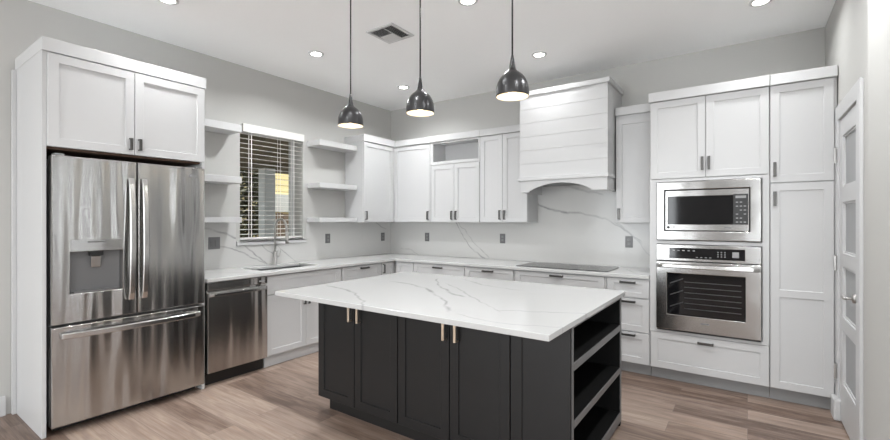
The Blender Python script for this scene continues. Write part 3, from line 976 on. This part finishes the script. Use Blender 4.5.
# refrigerator enclosure ------------------------------------------------------------------------
fe = left_thing('refrigerator_cabinet', 'white cabinet with two doors boxed around and above the refrigerator', 'cabinet', 0.787, -3.72, group=None)
w = 1.020
dpt = 0.675
bx(0, 0.024, 0, dpt, 0, 2.52).build('side_panel', CW, fe, 0.001, seg=1)
bx(w - 0.024, w, 0, dpt, 0.0, 2.52).build('side_panel', CW, fe, 0.001, seg=1)
bx(0.0245, w - 0.0245, 0.0, dpt, 1.893, 2.52).build('body', CW, fe)
bx(0.0245, w - 0.0245, 0.03, dpt, 1.876, 1.892).build('dark_gap_board', M['inside'], fe)  # dark board put in for the dark gap above the refrigerator
bx(-0.022, -0.001, dpt - 0.035, dpt, 0, 2.50).build('scribe_strip', CW, fe, 0.001, seg=1)
d = shaker('door', CW, fe, 0.027, 0.508, 1.890, 2.495); pull(d, NK, 0.482, 1.965, 0.085, True)
d = shaker('door', CW, fe, 0.512, w - 0.010, 1.890, 2.495); pull(d, NK, 0.540, 1.965, 0.085, True)
crown(fe, -0.003, w + 0.003, 2.503, 2.590, 0.022, ret0=dpt, ret1=0.30)

# refrigerator ---------------------------------------------------------------------------------------
rf = left_thing('refrigerator', 'stainless french door refrigerator with water dispenser and bottom freezer drawer', 'refrigerator', 0.822, -3.66)
w = 0.957
bx(0.006, w - 0.006, 0.085, 0.70, 0.07, 1.812).build('body', M['grey'], rf, 0.004)
s = 0.476
# door with dispenser recess
dx0, dx1, dz0, dz1, dz2 = 0.096, 0.385, 0.922, 1.198, 1.278
dl = MB().grid([0.0, dx0, dx1, s - 0.003], [0.728, dz0, dz1, 1.832], lambda i, j: 0.022 if i == 1 and j == 1 else 0.078, lambda u, v, h: (u, 0.078 - h, v)).build('door', M['steel'], rf, 0.006)
dp_ = bx(dx0 + 0.002, dx1 - 0.002, -0.0035, 0.0, dz1 + 0.002, dz2).build('dispenser_panel', M['steel2'], dl, 0.001)
bx(0.185, 0.285, -0.0042, -0.0036, dz2 - 0.022, dz2 - 0.012).build('display', M['plate'], dp_)
bx(dx0 + 0.001, dx1 - 0.001, 0.050, 0.0555, dz0 + 0.001, dz1 - 0.001).build('dispenser_liner', M['plate'], dl)
sp_ = MB().box(0.203, 0.278, 0.008, 0.049, 1.165, 1.196)
sp_.build('dispenser_spout', M['black'], dl, 0.003)
MB().prism([(0.022, 1.163), (0.040, 1.163), (0.046, 1.09), (0.030, 1.085)], 0, 0.212, 0.269).build('dispenser_paddle', M['steelbar'], dl, 0.004)
bx(dx0 + 0.02, dx1 - 0.02, 0.006, 0.049, dz0 + 0.001, dz0 + 0.010).build('drip_tray', M['plate'], dl)
dr_ = bx(s + 0.003, w, 0.0, 0.078, 0.728, 1.832).build('door', M['steel'], rf, 0.006)
lg_mark(dr_, 0.835, 1.755, 0.020, -0.0005, M['lgrey'])
fz = bx(0.0, w, 0.0, 0.078, 0.062, 0.712).build('freezer_drawer', M['steel'], rf, 0.006)

def bow(z0, z1, proj, n=18, t=0.020, pw=0.5):
    out = [(z0 + (z1 - z0) * k / n, -0.030 - (proj - 0.030) * math.sin(PI * k / n) ** pw) for k in range(n + 1)]
    return [(z0, -0.0005)] + out + [(z1, -0.0005)] + [(a, b + t) for a, b in out[::-1][1:-1]]
for par, cx in ((dl, 0.432), (dr_, 0.515)):
    MB().prism([(b_, a_) for a_, b_ in bow(0.835, 1.715, 0.066)], 0, cx - 0.019, cx + 0.019).build('handle', M['steelbar'], par, 0.007, seg=3)
MB().prism(bow(0.045, w - 0.045, 0.066), 2, 0.632, 0.672).build('handle', M['steelbar'], fz, 0.007, seg=3)
for cx in (0.02, w - 0.06):
    bx(cx, cx + 0.05, 0.02, 0.10, 1.8335, 1.846).build('hinge_cover', M['grey'], rf, 0.003)
for cx in (0.05, w - 0.09):
    MB().lathe([(0, 0), (0.02, 0), (0.02, 0.05), (0.012, 0.0695), (0, 0.0695)], (cx + 0.02, 0.15, 0), 16).build('foot', M['black'], rf)
bx(0.03, w - 0.03, 0.10, 0.115, 0.015, 0.069).build('toe_grille', M['black'], rf)

# ------------------------------------------------------------------ island
IX0, IX1, IY0, IY1 = -2.617, -0.715, 2.112, 3.135
isl = thing('kitchen_island', 'charcoal kitchen island with four doors and open end shelves, in the middle of the floor', 'island', (IX0, IY0, 0))
w = IX1 - IX0
IM = M['island']
dY = IY1 - IY0
xe = w - 0.33           # where the open shelf end begins
bx(0, xe, 0, dY, 0.10, 0.884).build('body', IM, isl)
e = MB()
e.box(xe + 0.001, w, 0, 0.024, 0.03, 0.884)           # near side panel of the shelf end
e.box(xe + 0.001, w, dY - 0.030, dY, 0.0, 0.884)
e.box(xe + 0.001, xe + 0.012, 0.024, dY - 0.03, 0.03, 0.884)
e.build('shelf_end', M['isl_shade'], isl)
fe_ = MB().grid([0.0, 0.026, dY - 0.034, dY], [0.03, 0.045, 0.870, 0.8835], lambda i, j: None if i == 1 and j == 1 else 0.004, lambda u, v, h: (w + h, u, v))
fe_.build('face_frame', M['isl_lit'], isl, 0.001, seg=1)  # edge painted paler for the light falling on it
for z0, z1 in ((0.045, 0.098), (0.366, 0.404), (0.655, 0.695)):
    sh = bx(xe + 0.0125, w + 0.0, 0.0245, dY - 0.0305, z0, z1).build('shelf', M['isl_shade'], isl)
    bx(w + 0.0003, w + 0.006, 0.027, dY - 0.035, z0, z1 - 0.001).build('lit_shelf_edge', M['isl_lit'], sh, 0.001, seg=1)  # added strip, paler colour stands for light on the shelf front
ds = [(0.002, 0.380), (0.386, 0.776), (0.784, 1.180), (1.186, 1.574)]
for k, (a, b_) in enumerate(ds):
    d = shaker('door', IM, isl, a, b_, 0.105, 0.880, stile=0.060)
    pull(d, M['champ'], b_ - 0.022 if k % 2 == 0 else a + 0.055, 0.764, 0.118, True, w=0.017, proj=0.036)
MB().grid([1.580, 1.645, w], [0.03, 0.880], lambda i, j: (0.020, 0.014)[i], lambda u, v, h: (u, -h, v)).build('end_panel', IM, isl, 0.0015, seg=1)
bx(0.055, xe, 0.045, dY - 0.05, 0.0, 0.0995).build('toe_kick', M['black'], isl)
bx(xe + 0.001, w - 0.05, 0.045, dY - 0.031, 0.0, 0.0295).build('toe_kick', M['black'], isl)
it = bx(-2.692, -0.700, 1.782, 3.195, 0.8845, 0.9145).build('island_worktop', M['isl_top'], None, 0.003)
tag(it, 'white quartz island worktop with grey veins, overhanging the charcoal island', 'worktop')

# ------------------------------------------------------------------ blind in the window
bl = thing('window_blind', 'white horizontal slat blind with valance, lowered and open in the window', 'blind', (WALL_X, (WY0 + WY1) / 2, 0))
bx(0.001, 0.030, -hw + 0.018, hw - 0.006, 2.352, 2.436).build('valance', M['blind'], bl, 0.003)
bx(-0.062, -0.004, -hw + 0.006, hw - 0.006, 2.372, 2.415).build('headrail', M['blind'], bl)
sl = MB()
z = 2.338
tl = math.radians(-4)
while z > 1.245:
    c_, s_ = math.cos(tl) * 0.0245, math.sin(tl) * 0.0245
    sl.prism([(-0.034 - c_, z - s_ - 0.0012), (-0.034 + c_, z + s_ - 0.0012), (-0.034 + c_, z + s_ + 0.0012), (-0.034 - c_, z - s_ + 0.0012)], 1, -hw + 0.008, hw - 0.008)
    z -= 0.0515
sl.build('slats', M['blind'], bl)
bx(-0.060, -0.008, -hw + 0.008, hw - 0.008, 1.200, 1.222).build('bottom_rail', M['blind'], bl, 0.003)
for cy, wd_ in ((-hw + 0.135, 0.010), (0.09, 0.004), (hw - 0.125, 0.008)):
    for dx in (-0.060, -0.008):
        bx(dx - 0.0006, dx + 0.0006, cy - wd_ / 2, cy + wd_ / 2, 1.222, 2.372).build('ladder_tape', M['blind'], bl)

# ------------------------------------------------------------------ ceiling vent
vt = thing('ceiling_vent', 'square white air vent with louvres over a dark backing in the ceiling', 'vent', (-2.567, 2.83, CEIL_Z))
q = 0.150
MB().grid([-q, -q + 0.028, q - 0.028, q], [-q, -q + 0.028, q - 0.028, q], lambda i, j: None if i == 1 and j == 1 else 0.012, lambda u, v, h: (u, v, -h)).build('frame', M['trim'], vt, 0.003)
bx(-q + 0.029, q - 0.029, -q + 0.029, q - 0.029, -0.003, -0.0005).build('backing', M['black'], vt)  # black sheet paints the dark seen between the louvres
lv = MB()
qi = q - 0.030
def blade_x(x0, x1, y, a):      # blade running along x
    lv.prism([(y, -0.0035), (y + 0.0015, -0.0035), (y + 0.0015 + a, -0.012), (y + a, -0.012)], 0, x0, x1)
def blade_y(y0, y1, x, a):
    lv.prism([(x, -0.0035), (x + 0.0015, -0.0035), (x + 0.0015 + a, -0.012), (x + a, -0.012)], 1, y0, y1)
for k in range(5):
    blade_y(-qi, qi, qi - 0.018 - 0.018 * k, 0.010)       # strip along one side
for k in range(7):
    blade_x(-qi, qi - 0.095, -qi + 0.012 + 0.016 * k, -0.010)
for k in range(7):
    blade_x(-qi, qi - 0.095, qi - 0.018 - 0.016 * k, 0.0150)
lv.box(qi - 0.094, qi - 0.090, -qi, qi, -0.012, -0.0032)
lv.build('louvres', M['trim'], vt)

# ------------------------------------------------------------------ recessed ceiling lights
def make_downlight(label, x, y, watts):
    t = thing('recessed_light', label, 'ceiling light', (x, y, CEIL_Z), 0, 'round recessed ceiling lights')
    MB().lathe([(0.050, -0.002), (0.050, -0.008), (0.062, -0.010), (0.074, -0.005), (0.075, -0.0002)], n=32).build('trim_ring', M['trim'], t, smooth=True)
    MB().lathe([(0.0, -0.0055), (0.0495, -0.0055), (0.0495, -0.0015), (0.0, -0.0015)], n=32).build('lens', M['lens'], t)
    d = bpy.data.lights.new('downlight_glow', 'AREA')
    d.shape = 'DISK'; d.size = 0.10; d.energy = watts; d.color = (0.965, 0.985, 1.0); d.spread = math.radians(150)
    o = bpy.data.objects.new('downlight_glow', d)
    o.location = (0, 0, -0.02); o.parent = t
    COL.objects.link(o)
for lab, x, y, pw in (
    ('round recessed ceiling light in line with the window and the sink', -3.48, 2.757, 15),
    ('round recessed ceiling light in front of the refrigerator cabinet', -3.53, 1.447, 7),
    ('round recessed ceiling light between two pendant cords, over the far half of the island', -1.71, 2.74, 4.5),
    ('round recessed ceiling light in front of the range hood', -1.69, 4.04, 3.5),
    ('round recessed ceiling light in front of the tall pantry cabinet', 0.08, 4.01, 5),
    ('round recessed ceiling light near the corner where the wall cabinets meet', -3.473, 4.07, 9),
    ('round recessed ceiling light over the seating side of the island', -1.71, 1.44, 5),
    ('round recessed ceiling light over the walkway between island and door', 0.08, 2.74, 13),
    ('round recessed ceiling light at the open end of the kitchen', 0.08, 1.44, 15),
    ('round recessed ceiling light over the open floor behind the island seating', -1.71, 0.14, 15),
):
    make_downlight(lab, x, y, pw)

# ------------------------------------------------------------------ pendants
PK = 0.83
prof = [(0.1085, 0.0), (0.1085, 0.012), (0.1080, 0.040), (0.1050, 0.066), (0.0980, 0.092), (0.0870, 0.115), (0.0710, 0.137), (0.0520, 0.154), (0.0350, 0.167), (0.0245, 0.180), (0.0210, 0.195), (0.0170, 0.222), (0.0110, 0.255), (0.0075, 0.275)]
prof = [(r * PK, h * PK) for r, h in prof]
def make_pendant(label, x):
    t = thing('pendant_light', label, 'pendant light', (x, 2.15, 2.085), 0, 'dark bell pendants over the island')
    outer = prof
    inner = [(max(r - 0.003, 0.0), h + 0.0005) for r, h in prof if r > 0.03 * PK]
    MB().lathe([(inner[0][0], 0.0)] + outer + [(0.0, prof[-1][1])], n=40).build('shade', M['pend'], t, smooth=True)
    MB().lathe(inner + [(0.0, inner[-1][1] + 0.004)], n=40).build('shade_lining', M['pend_in'], t, smooth=True)
    MB().tube([(0, 0, prof[-1][1] - 0.004), (0, 0, CEIL_Z - 2.085 - 0.022)], 0.0048, 10).build('cord', M['black'], t, smooth=True)
    MB().lathe([(0, -0.022), (0.055, -0.022), (0.060, -0.010), (0.060, -0.0005), (0, -0.0005)], (0, 0, CEIL_Z - 2.085), 28).build('ceiling_canopy', M['pend'], t, smooth=True)
    MB().lathe([(0.0, 0.012), (0.018, 0.018), (0.028, 0.035), (0.028, 0.052), (0.018, 0.078), (0.013, 0.092), (0.013, 0.112), (0, 0.112)], n=20).build('bulb', M['bulb'], t, smooth=True)
    d = bpy.data.lights.new('pendant_glow', 'POINT')
    d.energy = 0.22; d.shadow_soft_size = 0.03; d.color = (1.0, 0.82, 0.58)
    o = bpy.data.objects.new('pendant_glow', d); o.location = (0, 0, 0.004); o.parent = t
    COL.objects.link(o)
make_pendant('dark bell pendant hanging over the island end by the sink', -2.332)
make_pendant('dark bell pendant hanging over the middle of the island', -1.697)
make_pendant('dark bell pendant hanging in front of the range hood, over the island shelf end', -1.055)

# ------------------------------------------------------------------ beyond the window
pr = thing('patio_roof', 'dark taupe patio roof seen through the upper half of the blind', 'roof', (-6.0, 4.0, 2.45))
bx(-1.2, 1.2, -4.0, 4.0, 0.0, 0.10).build('ceiling_boards', M['soffit'], pr)
bx(-1.25, -1.15, -4.0, 4.0, -0.16, 0.12).build('fascia', M['soffit'], pr)
for k in range(9):
    bx(-1.14, 1.2, -3.8 + k * 0.92, -3.71 + k * 0.92, -0.09, -0.001).build('rafter', M['soffit'], pr)
tag(bx(-6.90, -6.70, 4.25, 4.45, -0.1, 2.295).build('patio_post', M['post'], None, 0.01), 'pale blue-grey patio post seen through the blind', 'post')
nh = thing('neighbour_house', 'pale yellow sided house seen beyond the fence through the window', 'house', (-11.5, 10.4, -0.1))
bx(-1.5, 1.5, -4, 4, 0, 4.2).build('wall', M['siding'], nh)
bx(1.5, 1.56, -4, 4, 1.72, 2.18).build('white_band', M['trim'], nh)  # made-up band standing in for an unidentified white object
MB().prism([(-1.9, 4.2), (1.9, 4.2), (0, 5.4)], 1, -4.4, 4.4).build('roof', M['soffit'], nh)
bx(1.5, 1.53, -1.9, -0.7, 2.3, 3.4).build('window', M['trim'], nh)
fn = thing('wooden_fence', 'brown board fence standing beyond the patio, seen low in the window', 'fence', (-8.6, 5.0, -0.1))
for k in range(32):
    bx(-0.012, 0.012, 0.45 + k * 0.15, 0.588 + k * 0.15, 0.02, 1.65 + 0.01 * (k % 3)).build('board', M['fence'], fn)
for z in (0.4, 1.3):
    bx(-0.05, -0.0125, 0.45, 5.23, z, z + 0.09).build('rail', M['fence'], fn)
sh = thing('shrub', 'olive green shrub beside the patio post, seen through the blind', 'shrub', (-9.35, 5.50, -0.1))
MB().tube([(0, 0, 0), (0.03, 0.02, 0.8), (0, 0.05, 1.9)], [0.05, 0.04, 0.015]).build('stem', M['bark'], sh)
lf = MB()
for k in range(3200):
    a, h = random.uniform(0, 2 * PI), random.uniform(0.2, 3.3)
    r = 0.40 * math.sqrt(random.random()) * (1.15 - 0.12 * abs(h - 1.3))
    c = Vector((r * math.cos(a), r * math.sin(a), h))
    u = Vector((random.uniform(-1, 1), random.uniform(-1, 1), random.uniform(-0.6, 0.6))).normalized() * 0.085
    v = u.cross(Vector((random.uniform(-1, 1), random.uniform(-1, 1), 1))).normalized() * 0.035
    vv = [lf.bm.verts.new(c + q_) for q_ in (-u, v, u, -v)]
    lf.bm.faces.new(vv)
lf.build('foliage', M['leaf'], sh)
